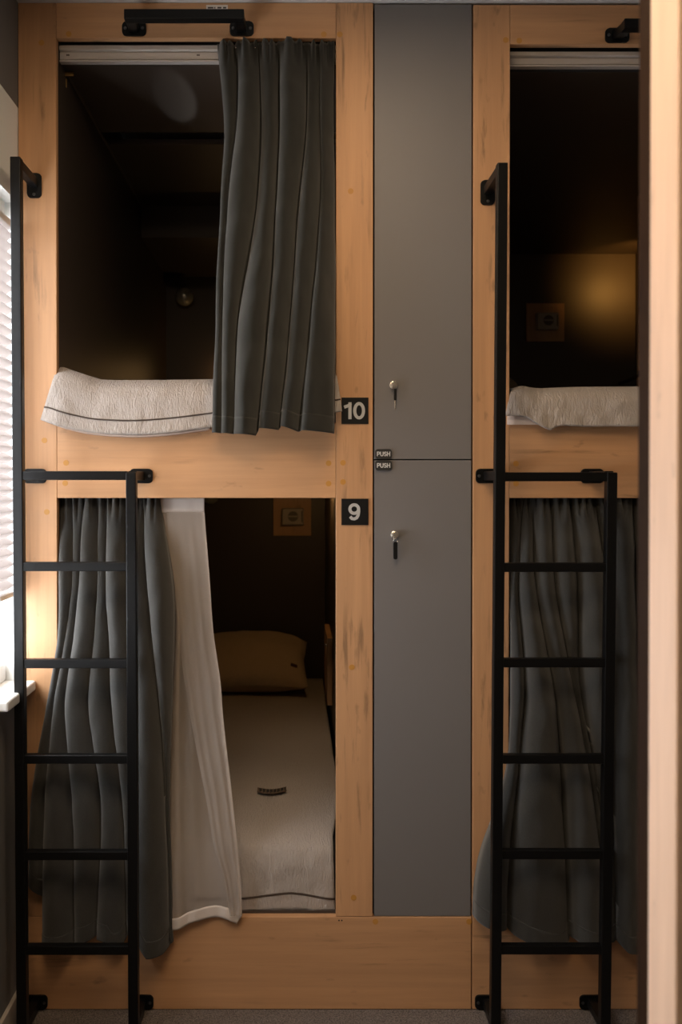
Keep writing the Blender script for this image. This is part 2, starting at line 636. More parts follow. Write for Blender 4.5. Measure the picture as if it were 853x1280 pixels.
# pleated blind on the narrow casement beside the bunk
zt, zb = ZWT - 0.06, Z0(742)
def blind(label, y0, y1):
    bl = thing('pleated_blind', label, 'blind', (XW + 0.02, (y0 + y1) / 2, zb), 'pale pleated blinds')
    box('head_rail', XW + 0.002, XW + 0.03, y0 - 0.003, y1 + 0.002, zt - 0.02, zt, upvc, bl, 0.003)
    npl = 34
    prof = []
    for i in range(npl * 2 + 1):
        prof.append((XW + (0.027 if i % 2 else 0.006), zt - 0.02 - (zt - 0.03 - zb) * i / (npl * 2)))
    rows = [[Vector((x, y0, z)), Vector((x, y1, z))] for x, z in prof]
    o = link('pleats', grid_mesh(rows), blind_m, bl)
    box('bottom_rail', XW + 0.004, XW + 0.029, y0 - 0.002, y1 + 0.002, zb - 0.006, zb + 0.008, upvc, bl, 0.003)
blind('pale pleated blind on the narrow window beside the left bunk', -0.132, -0.008)
blind('wide pale pleated blind out of view, added to dim the broad casement', YN + 0.04, -0.36)  # unseen blind, added so window light enters mainly below it

# ceiling lamp of the room (above the frame)
def ceiling_lamp(label, x, y, strength, hw=0.22):
    cl = thing('ceiling_lamp', label, 'lamp', (x, y, ZC - 0.034), 'flat ceiling lamps')
    box('housing', x - hw, x + hw, y - hw, y + hw, ZC - 0.03, ZC - 0.0005, upvc, cl, 0.003)
    dm = bpy.data.materials.new('lamp diffuser')
    dm.use_nodes = True
    bb = dm.node_tree.nodes['Principled BSDF']
    bb.inputs['Base Color'].default_value = (0.8, 0.78, 0.74, 1)
    bb.inputs['Emission Color'].default_value = (1.0, 0.74, 0.47, 1)
    bb.inputs['Emission Strength'].default_value = strength
    box('diffuser', x - hw + 0.02, x + hw - 0.02, y - hw + 0.02, y + hw - 0.02, ZC - 0.034, ZC - 0.030, dm, cl, 0)
ceiling_lamp('flat square ceiling lamp close to the bunks, above the frame', 0.20, -0.80, 13.0)
ceiling_lamp('large flat square ceiling lamp nearer the camera, above the frame', -0.28, -1.80, 9.5, 0.44)

# partition with a wooden stile at the right edge of the view
d1 = struct(thing('door_1', None, None, (0.5, -1.28, 0)))
DROT = math.radians(76)
def drot(o):
    return o
def door_box(name, u0, u1, v0, v1, z0, z1, m, bev=0.003):
    """u along the leaf, v through its thickness"""
    bm = bmesh.new()
    add_box(bm, u0, u1, v0, v1, z0, z1, bev)
    p = P(811, 640, -1.30)
    c, s = math.cos(DROT), math.sin(DROT)
    for v in bm.verts:
        x, y = v.co.x, v.co.y
        v.co = Vector((p.x + x * c + y * s, -1.30 - x * s + y * c, v.co.z))
    return link(name, bm_mesh(bm), m, d1)
door_box('stile', 0.0, 0.055, 0.0, 0.040, 0.004, 2.45, wood_daylit)
door_box('edge_band', -0.024, 0.0, 0.002, 0.040, 0.004, 2.45, wood_edge, 0.0005)
door_box('dark_panel', 0.055, 0.62, 0.010, 0.034, 0.004, 2.45, mattress_m)
door_box('top_rail', -0.024, 0.62, 0.0, 0.040, 2.45, 2.52, wood_h)

# ------------------------------------------------------------------ bunk beds
BT = 0.022                       # board thickness
UP_DECK, LOW_DECK = 1.585, 0.262
ZMID0, ZMID1 = Z0(622.5), Z0(528)
ZLOW = Z0(1146)
ZTOP_L = Z0(47.5)
ZPC = 2.636                      # ceiling of the upper berths
YE = 2.06

def caps(parent, lst):
    for px, py in lst:
        p = P(px, py, 0)
        cyl('screw_cap', (p.x, -0.0008, p.z), (0, 1, 0), 0.0078, 0.003, cap_m, parent, 16)

lb = thing('bunk_bed', 'oak framed double bunk with dark berths numbered 10 and 9, left of the lockers', 'bunk bed',
           ((XL + X0(590)) / 2, 1.0, 0), 'built-in oak bunk beds')
xa, xb, xc, xd, xe = XL + 0.001, X0(71.5), X0(420), X0(466.3), X0(590.2)
G = 0.0006
p1 = box('post', xa, xb - G, 0, BT, ZLOW + G, ZC - 0.001, wood_v, lb)
caps(p1, [(52, 53.5), (55.6, 550.5), (58.6, 640)])
p2 = box('post', xc + G, xd, 0, BT, ZLOW + G, ZC - 0.001, wood_v, lb)
caps(p2, [(425, 43), (438.6, 239), (429, 578.5), (429, 602.5), (440, 834), (442.3, 1122)])
tb = box('top_beam', xb, xc, 0, BT, ZTOP_L, ZC - 0.001, wood_h, lb)
caps(tb, [(86, 42.6), (405, 43)])
mb = box('middle_beam', xb, xc, 0, BT, ZMID0, ZMID1, wood_h, lb)
caps(mb, [(82.7, 578.6), (81.6, 604), (411, 579), (411, 604.5)])
br = box('bottom_rail', xa, xe, 0, BT, 0.001, ZLOW - G, wood_h, lb)
caps(br, [(469.5, 1152), (586.6, 1152)])
for px in (424, 427.5):
    p = P(px, 1150.5, 0)
    cyl('screw_hole', (p.x, -0.0006, p.z), (0, 1, 0), 0.0022, 0.002, gap_m, br, 10)
lab = P(271.5, 10, 0)
sl = box('paper_label', P(258, 10, 0).x, P(285, 10, 0).x, -0.0012, 0.0, P(0, 13.5, 0).z, P(0, 6.5, 0).z, paper_m, tb, 0)
for k, (a_, b_) in enumerate(((260, 267), (268, 269.5), (272, 277), (279, 283))):
    box('print', P(a_, 10, 0).x, P(b_, 10, 0).x, -0.0016, -0.0012, P(0, 11, 0).z, P(0, 9, 0).z, ink_m, sl, 0)
xi0, xi1 = xb - 0.003, 0.148     # inside of the left berths
box('side_panel', xi0 - 0.018, xi0, BT + G, YE, 0.002, ZC - 0.002, pod_m, lb, 0)
box('side_panel', xi1, xi1 + 0.018, BT + G, YE, 0.002, ZC - 0.002, pod_m, lb, 0)
box('back_panel', xi0, xi1, YE - 0.018, YE, 0.002, ZC - 0.002, pod_m, lb, 0)
box('ceiling_panel', xi0, xi1, 0.076, 0.55, ZPC, ZPC + 0.018, pod_m, lb, 0)
box('ceiling_panel', xi0, xi1, 0.655, YE - 0.018, ZPC, ZPC + 0.018, pod_m, lb, 0)
box('ceiling_backing', xi0, xi1, 0.54, 0.665, ZPC + 0.05, ZPC + 0.06, gap_m, lb, 0)
box('ceiling_box', xi0, xi1, 1.33, YE - 0.018, 2.50, ZPC, pod_m, lb, 0.001)
box('upper_deck', xi0, xi1, BT + G, YE - 0.018, UP_DECK - 0.09, UP_DECK, pod_m, lb, 0)
box('lower_deck', xi0, xi1, BT + G, YE - 0.018, LOW_DECK - 0.02, LOW_DECK, pod_m, lb, 0)
box('corner_profile', xi0, xi0 + 0.006, 0.12, 1.3, ZPC - 0.007, ZPC, pod_edge, lb, 0)
q = P(87, 96, 0.12)
box('corner_bracket', q.x - 0.013, q.x + 0.016, 0.10, 0.106, q.z - 0.006, q.z + 0.006, brass_m, lb, 0.001)
q = P(82, 104, 0.12)
box('corner_bracket', q.x - 0.006, q.x + 0.006, 0.11, 0.114, q.z - 0.016, q.z + 0.008, brass_m, lb, 0.001)

rb = thing('bunk_bed', 'wide oak framed double bunk right of the lockers, warm lamplight in its upper berth', 'bunk bed',
           (1.2, 1.0, 0), 'built-in oak bunk beds')
ra, rbx, rc, rd = X0(591.4), X0(637.2), 1.70, XR - 0.002
ZTR = Z0(6)
ZTOP_R = Z0(55)
p3 = box('post', ra, rbx - G, 0, BT, ZLOW + G, ZTR, wood_v, rb)
caps(p3, [(632.5, 50)])
box('post', rc + G, rd, 0, BT, ZLOW + G, ZTR, wood_v, rb)
tb2 = box('top_beam', rbx, rc, 0, BT, ZTOP_R, ZTR, wood_h, rb)
caps(tb2, [(649.4, 51)])
mb2 = box('middle_beam', rbx, rc, 0, BT, ZMID0, ZMID1, wood_h, rb)
caps(mb2, [(645.3, 579.6), (645.3, 604.6)])
box('bottom_rail', ra, rd, 0, BT, 0.001, ZLOW - G, wood_h, rb)
ri0, ri1 = rbx - 0.003, 1.726
box('side_panel', ri0 - 0.018, ri0, BT + G, YE, 0.002, ZTR, pod_m, rb, 0)
box('side_panel', ri1, ri1 + 0.018, BT + G, YE, 0.002, ZTR, pod_m, rb, 0)
box('back_panel', ri0, ri1, YE - 0.018, YE, 0.002, ZTR, pod_m, rb, 0)
box('ceiling_panel', ri0, ri1, 0.076, YE - 0.018, ZPC - 0.02, ZPC, pod_m, rb, 0)
box('upper_deck', ri0, ri1, BT + G, YE - 0.018, UP_DECK - 0.09, UP_DECK, pod_m, rb, 0)
box('lower_deck', ri0, ri1, BT + G, YE - 0.018, LOW_DECK - 0.02, LOW_DECK, pod_m, rb, 0)
q = P(799.5, 250, 1.13)
box('side_board', q.x, q.x + 0.02, 1.13, 1.15, UP_DECK, ZPC - 0.02, wood_dim, rb, 0.001)
box('side_board_rail', q.x + 0.02, ri1, 1.13, 1.15, ZPC - 0.12, ZPC - 0.02, wood_dim, rb, 0.001)

# fold-down table boards on the berth walls
ft = thing('fold_down_table', 'narrow wooden fold-down table flat on the wall of the lower berth beside the pillow', 'table', (xi1, 1.2, 0.57))
box('table_board', xi1 - 0.022, xi1 - 0.001, 1.1, 1.45, 0.56, 0.83, wood_dim, ft, 0.002)
sphere('knob', (xi1 - 0.026, 1.12, 0.80), 0.006, chrome, ft, 12)
qa, qb = P(775, 480, 1.4), P(803, 468, 1.1)
ft2 = thing('fold_down_table', 'dark fold-down table arm slanting up behind the bed cover of the upper right berth', 'table', (qb.x, 1.25, qa.z))
beam('support_arm', qa, qb, 0.012, 0.012, wood_edge, ft2, 0.001)
box('hinge', qb.x - 0.012, qb.x + 0.02, 1.085, 1.115, qb.z - 0.006, qb.z + 0.016, black_plastic, ft2, 0.002)

# ------------------------------------------------------------------ lockers between the bunks
lx0, lx1 = X0(467.6), X0(590.0)
ZLK = Z0(574.6)
def locker(label, z0, z1, hinge_z):
    t = thing('locker', label, 'locker', ((lx0 + lx1) / 2, 0.3, z0), 'grey lockers between the bunks')
    g = 0.0016
    box('body_panel', lx0 + 0.001, lx0 + 0.017, 0.022, 0.58, z0 + 0.001, z1 - 0.001, gap_m, t, 0)
    box('body_panel', lx1 - 0.017, lx1 - 0.001, 0.022, 0.58, z0 + 0.001, z1 - 0.001, gap_m, t, 0)
    box('body_back', lx0 + 0.017, lx1 - 0.017, 0.565, 0.58, z0 + 0.001, z1 - 0.001, gap_m, t, 0)
    box('body_floor', lx0 + 0.017, lx1 - 0.017, 0.022, 0.565, z0 + 0.001, z0 + 0.017, gap_m, t, 0)
    box('body_top', lx0 + 0.017, lx1 - 0.017, 0.022, 0.565, z1 - 0.017, z1 - 0.001, gap_m, t, 0)
    d = box('door', lx0 + g, lx1 - g * 0.8, 0.001, 0.020, z0 + g, z1 - g, grey_lam, t, 0.001)
    return t, d
lk_u, door_u = locker('tall grey upper locker door with a short key, beside the number 10', ZLK, ZC - 0.003, 0)
lk_l, door_l = locker('tall grey lower locker door with a black key fob, beside the number 9', ZLOW, ZLK, 0)

def lock(px, py, door):
    p = P(px, py, 0)
    bm = bmesh.new()
    add_cyl(bm, (p.x, -0.010, p.z), (0, 1, 0), 0.0115, 0.011, 24, bev=0.002)
    add_cyl(bm, (p.x, -0.013, p.z), (0, 1, 0), 0.0085, 0.004, 20, bev=0.001)
    lo = link('lock', bm_mesh(bm), chrome, door)
    box('keyhole', p.x - 0.0012, p.x + 0.0012, -0.0138, -0.0125, p.z - 0.005, p.z + 0.005, gap_m, lo, 0)
    return p
pu = lock(492, 482, door_u)
pl = lock(493.2, 668.5, door_l)

k1 = thing('key', 'small key with black stem and silver tip hanging in the upper locker lock', 'key', (pu.x, -0.016, pu.z), 'locker keys')
rounded_plate('key_head', pu.x + 0.001, pu.z + 0.002, 0.013, 0.016, 0.005, -0.020, -0.0135, chrome, k1, 0.001)
box('key_stem', pu.x - 0.0005, pu.x + 0.0065, -0.020, -0.014, pu.z - 0.042, pu.z - 0.010, black_plastic, k1, 0.0015)
box('key_blade', pu.x + 0.0005, pu.x + 0.0045, -0.018, -0.016, pu.z - 0.066, pu.z - 0.041, chrome, k1, 0.0005)
k2 = thing('key', 'key with a long black plastic fob hanging in the lower locker lock', 'key', (pl.x, -0.016, pl.z), 'locker keys')
rounded_plate('key_head', pl.x + 0.001, pl.z + 0.001, 0.012, 0.017, 0.005, -0.020, -0.0135, chrome, k2, 0.001)
ringp = [Vector((pl.x + 0.001 + 0.006 * math.cos(a), -0.017, pl.z - 0.016 + 0.006 * math.sin(a))) for a in [i * math.pi / 8 for i in range(17)]]
tube('key_ring', ringp, 0.0009, chrome, k2, 6)
rounded_plate('fob', pl.x + 0.001, pl.z - 0.042, 0.011, 0.048, 0.004, -0.021, -0.014, black_plastic, k2, 0.001)

def push_latch(py, door):
    c = P(479.5, py, 0)
    o = rounded_plate('push_latch', c.x, c.z, 0.0455, 0.0268, 0.007, -0.005, 0.001, latch_m, door, 0.0015)
    text_mesh('PUSH', c.x, c.z, -0.0051, 0.0125, 0.19, white_print, o, 'lettering', 0.037)
push_latch(567.5, door_u)
push_latch(581.8, door_l)

def plate(px0, px1, py0, py1, body, tpx, th, tw, label):
    a_, b_ = P(px0, py0, 0), P(px1, py1, 0)
    t = thing('number_plate', label, 'number plate', ((a_.x + b_.x) / 2, -0.001, b_.z), 'berth number plates')
    box('plate', a_.x, b_.x, -0.003, -0.0002, b_.z, a_.z, black_plastic, t, 0.0004)
    text_mesh(body, P(tpx, 0, 0).x, (a_.z + b_.z) / 2, -0.0031, th, 0.185, grey_print, t, 'digits', tw)
plate(427, 460.8, 497, 530, '10', 443.2, 0.0465, 0.060, 'black plate with white number 10, beside the upper curtain hem')
plate(427, 460.8, 623.3, 656.3, '9', 443.5, 0.0465, 0.0345, 'black plate with white number 9, just below the middle beam')

# ------------------------------------------------------------------ steel ladders
def mount_plate(px_c, pz, w, h, parent, x=None):
    o = rounded_plate('mounting_plate', px_c, pz, w, h, 0.012, -0.0055, -0.0003, black_steel, parent, 0.002)
    if w > h:
        spots = ((-0.36, 0), (0.36, 0))
    else:
        spots = ((0, -0.36), (0, 0.36))
    for sx, sz in spots:
        cyl('screw', (px_c + sx * w, -0.0075, pz + sz * h), (0, 1, 0), 0.0042, 0.003, screw_m, o, 12, bev=0.0008)
    return o

def ladder(label, lx_top, lx_bot, top_py, rx_top, rx_bot, rungs, y_top, y_bot, loc_px):
    TW = 0.0262
    zt_ = P(lx_top, top_py, y_top).z
    def yat(z):
        return y_bot + (y_top - y_bot) * z / zt_
    xl_ = P(lx_top, top_py, y_top).x * 0.5 + P(lx_bot, 1250, yat(0.05)).x * 0.5
    xr_ = P(rx_top, 600, yat(1.4)).x * 0.5 + P(rx_bot, 1250, yat(0.05)).x * 0.5
    t = thing('bunk_ladder', label, 'ladder', ((xl_ + xr_) / 2, -0.08, 0), 'black steel bunk ladders')
    zr = P(0, 590.5, yat(1.43)).z
    beam('rail', (xl_, yat(0.001), 0.001), (xl_, yat(zt_), zt_), TW, TW, black_steel, t, 0.0022, Vector((0, 1, 0)))
    beam('rail', (xr_, yat(0.001), 0.001), (xr_, yat(zr), zr), TW, TW, black_steel, t, 0.0022, Vector((0, 1, 0)))
    for py in rungs:
        z = P(0, py, yat(1.0)).z
        z = P(0, py, yat(z)).z
        beam('rung', (xl_ + TW * 0.4, yat(z), z), (xr_ - TW * 0.4, yat(z), z), TW * 0.8, 0.0232, black_steel, t, 0.002)
    # stand-off arms with plates screwed to the bunk front
    for x, z, tall in ((xl_, zt_ - 0.013, True), (xl_, Z0(595), False), (xr_, Z0(595), False), (xl_, 0.022, False), (xr_, 0.022, False)):
        zz = z if not tall else z
        beam('stand_off_arm', (x, yat(zz) + 0.01, zz), (x, -0.004, zz if not tall else zz), 0.022, 0.024, black_steel, t, 0.002)
        if tall:
            mount_plate(x, zz - 0.006, 0.040, 0.068, t)
        else:
            mount_plate(x, zz + (0.0 if z > 0.1 else 0.0), 0.064, 0.040, t)
    return t

ladder('black steel ladder at the far left beside the window, in front of the left bunk', 20.5, 28.6, 197.5, 165.3, 167.0,
       [594.5, 708, 829, 948, 1068, 1186], -0.155, -0.118, 0)
ladder('black steel ladder in front of the right bunk, beside the wooden partition edge', 628, 618.8, 205, 762, 757.5,
       [596, 709, 828, 948, 1067, 1185.5], -0.165, -0.105, 0)

# ------------------------------------------------------------------ grab bars on the top beams
def grab_bar(label, x0, x1, plates, py, pyp):
    yb = -0.085
    a_, b_ = P(x0, py, yb), P(x1, py, yb)
    t = thing('grab_bar', label, 'grab bar', ((a_.x + b_.x) / 2, -0.04, a_.z), 'black grab bars over the berths')
    beam('bar', (a_.x, yb, a_.z), (b_.x, yb, a_.z), 0.026, 0.026, black_steel, t, 0.002)
    for px in plates:
        p = P(px, pyp, 0)
        sgn = 1 if px < (x0 + x1) / 2 else -1
        xb_ = a_.x + 0.014 if sgn > 0 else b_.x - 0.014
        beam('arm', (xb_, yb, a_.z), (p.x, -0.004, p.z), 0.026, 0.022, black_steel, t, 0.002)
        mount_plate(p.x, p.z, 0.066, 0.040, t)
grab_bar('black steel grab bar with two plates over the berth numbered 10', 156, 305.5, (168, 302.5), 20.3, 36.5)
grab_bar('black steel grab bar over the right bunk, partly behind the wooden partition edge', 779, 930, (771.5, 905), 32, 45)

# ------------------------------------------------------------------ curtain tracks
def track(label, x0, x1, py0, py1, Y, parent=None):
    zt_, zb_ = Z0(py0, Y), Z0(py1, Y)
    h = zt_ - zb_
    t = thing('curtain_track', label, 'curtain track', ((x0 + x1) / 2, Y, zb_), 'white curtain tracks')
    pr = [(0, 0), (0, h * 0.10), (0.006, h * 0.12), (0.006, h * 0.17), (0.003, h * 0.19), (0.003, h * 0.60),
          (0.007, h * 0.63), (0.007, h * 0.68), (0.0, h * 0.70), (-0.004, h * 0.74), (-0.004, h), (0.018, h), (0.018, 0)]
    bm = bmesh.new()
    a_ = [bm.verts.new((x0, Y + y, zb_ + z)) for y, z in pr]
    b_ = [bm.verts.new((x1, Y + y, zb_ + z)) for y, z in pr]
    for i in range(len(pr)):
        j = (i + 1) % len(pr)
        bm.faces.new((a_[i], b_[i], b_[j], a_[j]))
    bm.faces.new(a_)
    bm.faces.new(b_[::-1])
    link('profile', bm_mesh(bm), alu, t)
    return t, zb_, h
tr, tz, th_ = track('white metal curtain track across the top of the berth numbered 10', xi0 + 0.001, xi1 - 0.02, 57.5, 77, 0.040)
for px in (84, 86, 247, 249):
    q = P(px, 69, 0.043)
    cyl('track_screw', (q.x, 0.0415, q.z), (0, 1, 0), 0.0022, 0.002, ink_m, tr, 10)
track('white metal curtain track across the top of the upper right berth', ri0 + 0.001, ri1 - 0.02, 65.5, 83, 0.040)
box('track_fascia', xi0, xi1, 0.060, 0.075, ZPC, Z0(48, 0.05), mattress_m, lb, 0)
box('track_fascia', ri0, ri1, 0.060, 0.075, ZPC - 0.02, Z0(56, 0.05), mattress_m, rb, 0)

# ------------------------------------------------------------------ curtains
def curtain_points(levels, valleys, top_py, bot, base, amp, r0, r1, nrow, dy=0.0, nfold=14, seed=0.0, power=0.62, gather=True, peaks=None):
    rows = []
    nf = len(valleys) - 1
    cols = [(f, k / nfold) for f in range(nf) for k in range(nfold)] + [(nf - 1, 1.0)]
    def px_at(f, t, py):
        a_ = smooth_interp(levels, valleys[f], py)
        b_ = smooth_interp(levels, valleys[f + 1], py)
        return a_ + (b_ - a_) * t, abs(b_ - a_)
    bots = []
    for f, t in cols:
        px, _ = px_at(f, t, levels[-1])
        bots.append(bot(px, f, t))
    for i in range(nrow + 1):
        row = []
        for (f, t), bp in zip(cols, bots):
            if r1 is None:                      # hem rows, counted in pixels above the lower edge
                py = bp - r0 * (1 - i / nrow)
            else:
                s = r0 + (r1 - r0) * i / nrow
                tl = top_py + 3.0 * noise.noise(Vector((bp * 0.3 + f * 7.3 + t * 3.0, seed, 0.5)))
                py = tl + (bp - tl) * s
            px, w = px_at(f, t, py)
            wm = w * 0.0022
            v = max(0.0, min(1.0, (py - top_py) / 60.0))
            A = min(amp, 0.85 * wm) * (0.5 + 0.5 * v)
            if levels[-1] > 1000:
                A *= interp([900, 1120], [1.0, 0.68], py)
            t0 = peaks[f] if peaks else 0.40
            tt = t ** (math.log(0.5) / math.log(t0)) if t > 0 else 0.0
            prof_ = abs(math.sin(math.pi * tt)) ** power
            Y = base(py) - A * prof_
            if gather:
                gz = max(0.0, 1 - (py - top_py) / 34.0)
                Y += 0.012 * gz * math.sin(px * 0.60 + 1.5 * math.sin(px * 0.13) + seed) + 0.004 * gz * math.sin(px * 1.31)
            Y += 0.006 * v * noise.noise(Vector((px * 0.045 + seed, py * 0.010, seed)))
            Y += 0.003 * v * noise.noise(Vector((px * 0.06 + py * 0.03 + seed, py * 0.02 - px * 0.01, seed + 9)))
            Y += 0.0022 * noise.noise(Vector((px * 0.09 + seed, py * 0.05, seed + 4)))
            px += 1.2 * v * noise.noise(Vector((py * 0.016, f * 3.1 + seed, 1.7)))
            p = P(px, py, base(py))
            row.append(Vector((p.x, Y + dy, p.z)))
        rows.append(row)
    return rows

def curtain(label, levels, valleys, top_py, bot, base, amp, cloth, seed, hooks=(), hem=21, peaks=None):
    loc = P((valleys[0][-1] + valleys[-1][-1]) / 2, levels[-1], base(levels[-1]))
    t = thing('curtain', label, 'curtain', loc, 'dark berth curtains')
    sheet('cloth', curtain_points(levels, valleys, top_py, bot, base, amp, 0.0, 1.0, 110, 0, 14, seed, peaks=peaks), cloth, t, 0.0016)
    if hem:
        sheet('hem', curtain_points(levels, valleys, top_py, bot, base, amp, hem, None, 8, -0.0022, 14, seed, peaks=peaks), cloth, t, 0.0012)
    for px, py in hooks:
        q = P(px, py, base(py) - 0.02)
        sphere('hook', q, 0.0022, chrome, t, 10)
    return t

# upper left curtain, drawn to the right
lv = [57, 150, 260, 400, 545]
vl = [[272, 281, 276, 270, 265], [296, 297, 284, 279, 276], [323, 327, 321, 298, 292], [349, 349, 345, 336, 322],
      [384, 384, 373, 363, 349], [400, 400, 400, 388, 373], [418, 417, 418.5, 419.5, 417]]
def bot_ul(px, f, t):
    base_ = interp([265, 320, 323, 348, 350, 372, 375, 418], [541, 545, 536, 538, 533, 540, 539, 542], px)
    return base_
def base_ul(py):
    return interp([57, 90, 430, 480, 545], [0.030, 0.022, -0.020, -0.050, -0.058], py)
curtain('dark green-grey curtain bunched at the right of the berth numbered 10', lv, vl, 56, bot_ul, base_ul, 0.058, cloth_green, 1.3,
        ((295, 60), (308.5, 60), (319, 60)), peaks=[0.4, 0.4, 0.45, 0.3, 0.3, 0.15])

# lower left curtain, drawn to the left and spilling over the bottom rail
lv = [624, 720, 790, 880, 1000, 1185]
vl = [[76, 76, 73.5, 60, 40, 37], [91, 92, 84, 69, 58, 54], [105, 101, 94, 84, 92, 95], [124, 123, 120, 113, 127, 120], [135, 134, 137, 141, 154, 160],
      [158, 160, 164, 171, 172, 172], [180, 184, 191, 200, 208, 214], [200, 216, 219, 215, 212, 217]]
def bot_ll(px, f, t):
    if f == 0:
        return 1102 + 17 * t
    return interp([53, 56, 85, 100, 130, 137, 145, 152, 161, 172, 178, 187, 205, 217], [1172, 1180, 1182, 1174, 1165, 1166, 1178, 1179, 1166, 1166, 1176, 1186, 1186, 1176], px)
def base_ll(py):
    return interp([624, 655, 760, 900, 1100, 1190], [0.052, 0.046, -0.006, -0.010, -0.012, -0.012], py)
curtain('charcoal curtain of the berth numbered 9, behind the left ladder', lv, vl, 621, bot_ll, base_ll, 0.070, cloth_grey, 5.1)

# lower right curtain
lv = [624, 730, 860, 960, 1080, 1182]
vl = [[636, 637, 639, 633, 597, 590], [653, 647, 655, 647, 636, 633], [665, 669, 691, 701, 708, 713], [689, 693, 716, 735, 752, 757],
      [713, 720, 725, 742, 758, 762], [743, 756, 761, 764, 767, 769], [790, 792, 795, 798, 800, 802], [850, 850, 850, 852, 856, 860]]
def bot_lr(px, f, t):
    return interp([590, 634, 696, 711, 714, 752, 758, 770, 779, 800, 806, 860], [1143, 1159, 1181, 1178, 1166, 1180, 1178, 1172, 1181, 1185, 1180, 1175], px)
def base_lr(py):
    return interp([624, 655, 780, 900, 1100, 1190], [0.052, 0.046, 0.008, -0.008, -0.012, -0.012], py)
curtain('charcoal curtain closing the lower right berth, behind the right ladder', lv, vl, 621, bot_lr, base_lr, 0.075, cloth_grey, 9.4)

# white sheer between the charcoal curtain and the open half of the lower berth
def sheer_rows(lpts, rpts, folds, top_py, base, amp, nrow, ncol, bot, s0=0.0, s1=1.0, u0=0.0, u1=1.0, dy=0.0, hempx=None):
    rows = []
    for i in range(nrow + 1):
        row = []
        for j in range(ncol + 1):
            u = u0 + (u1 - u0) * j / ncol
            bp = bot(u)
            if hempx is not None:
                py = bp - hempx * (1 - i / nrow)
            else:
                py = top_py + (bp - top_py) * (s0 + (s1 - s0) * i / nrow)
            xl_ = smooth_interp([a for a, _ in lpts], [b for _, b in lpts], py)
            xr_ = smooth_interp([a for a, _ in rpts], [b for _, b in rpts], py)
            px = xl_ + (xr_ - xl_) * u
            v = max(0, min(1, (py - top_py) / 150))
            Y = base(py) - amp * v * sum(a_ * math.exp(-((u - interp([0, 1], [c0, c1], (py - 624) / 530)) / wd) ** 2) for c0, c1, wd, a_ in folds)
            Y += 0.003 * noise.noise(Vector((px * 0.05, py * 0.02, 3.3)))
            p = P(px, py, base(py))
            row.append(Vector((p.x, Y + dy, p.z)))
        rows.append(row)
    return rows
sl_ = [(622, 199), (642, 199), (680, 206), (720, 213), (770, 218.5), (830, 217), (900, 215), (1000, 214), (1165, 216)]
sr_ = [(622, 256), (642, 256), (720, 262), (790, 267), (850, 275.5), (900, 279.5), (1000, 291), (1100, 301), (1150, 303)]
folds = [(0.12, 0.10, 0.10, 1.0), (0.42, 0.34, 0.10, 0.7), (0.62, 0.80, 0.08, 0.8)]
def bot_s(u):
    return interp([0, 0.12, 0.33, 0.6, 0.8, 0.92, 1.0], [1162, 1158, 1150, 1146.5, 1147, 1154, 1144], u)
def base_s(py):
    return interp([622, 650, 760, 1000, 1140, 1165], [0.056, 0.050, 0.030, 0.010, -0.010, -0.012], py)
sc_ = thing('sheer_curtain', 'white sheer curtain hanging beside the charcoal curtain in the berth numbered 9', 'curtain', P(258, 1150, 0))
common = dict(top_py=622, base=base_s, amp=0.022)
sheet('voile', sheer_rows(sl_, sr_, folds, 622, base_s, 0.013, 90, 60, bot_s), sheer, sc_)
sheet('heading_tape', sheer_rows(sl_, sr_, folds, 620, base_s, 0.013, 4, 40, lambda u: 640.5, 0, 1, 0, 1, -0.002), sheer_hem, sc_, 0.001)
sheet('bottom_hem', sheer_rows(sl_, sr_, folds, 622, base_s, 0.013, 5, 50, bot_s, 0, 1, 0, 1, -0.0015, 15), sheer_hem, sc_, 0.0008)
sheet('side_hem', sheer_rows(sl_, sr_, folds, 622, base_s, 0.013, 80, 3, bot_s, 0, 1, 0.955, 1.0, -0.0015), sheer_hem, sc_, 0.0008)
sheet('turned_edge', sheer_rows(sl_, sr_, folds, 622, base_s, 0.013, 80, 6, bot_s, 0, 0.995, 0.0, 0.15, -0.0018), sheer, sc_)
fl = [(640, 208), (700, 214), (770, 222), (830, 228), (900, 239), (1000, 258), (1060, 268), (1100, 280), (1146, 288)]
sheet('inner_fold', sheer_rows([(a_, b_) for a_, b_ in fl], sr_, folds, 640, lambda y: base_s(y) - 0.010, 0.006, 70, 26, lambda u: 1144), sheer, sc_)

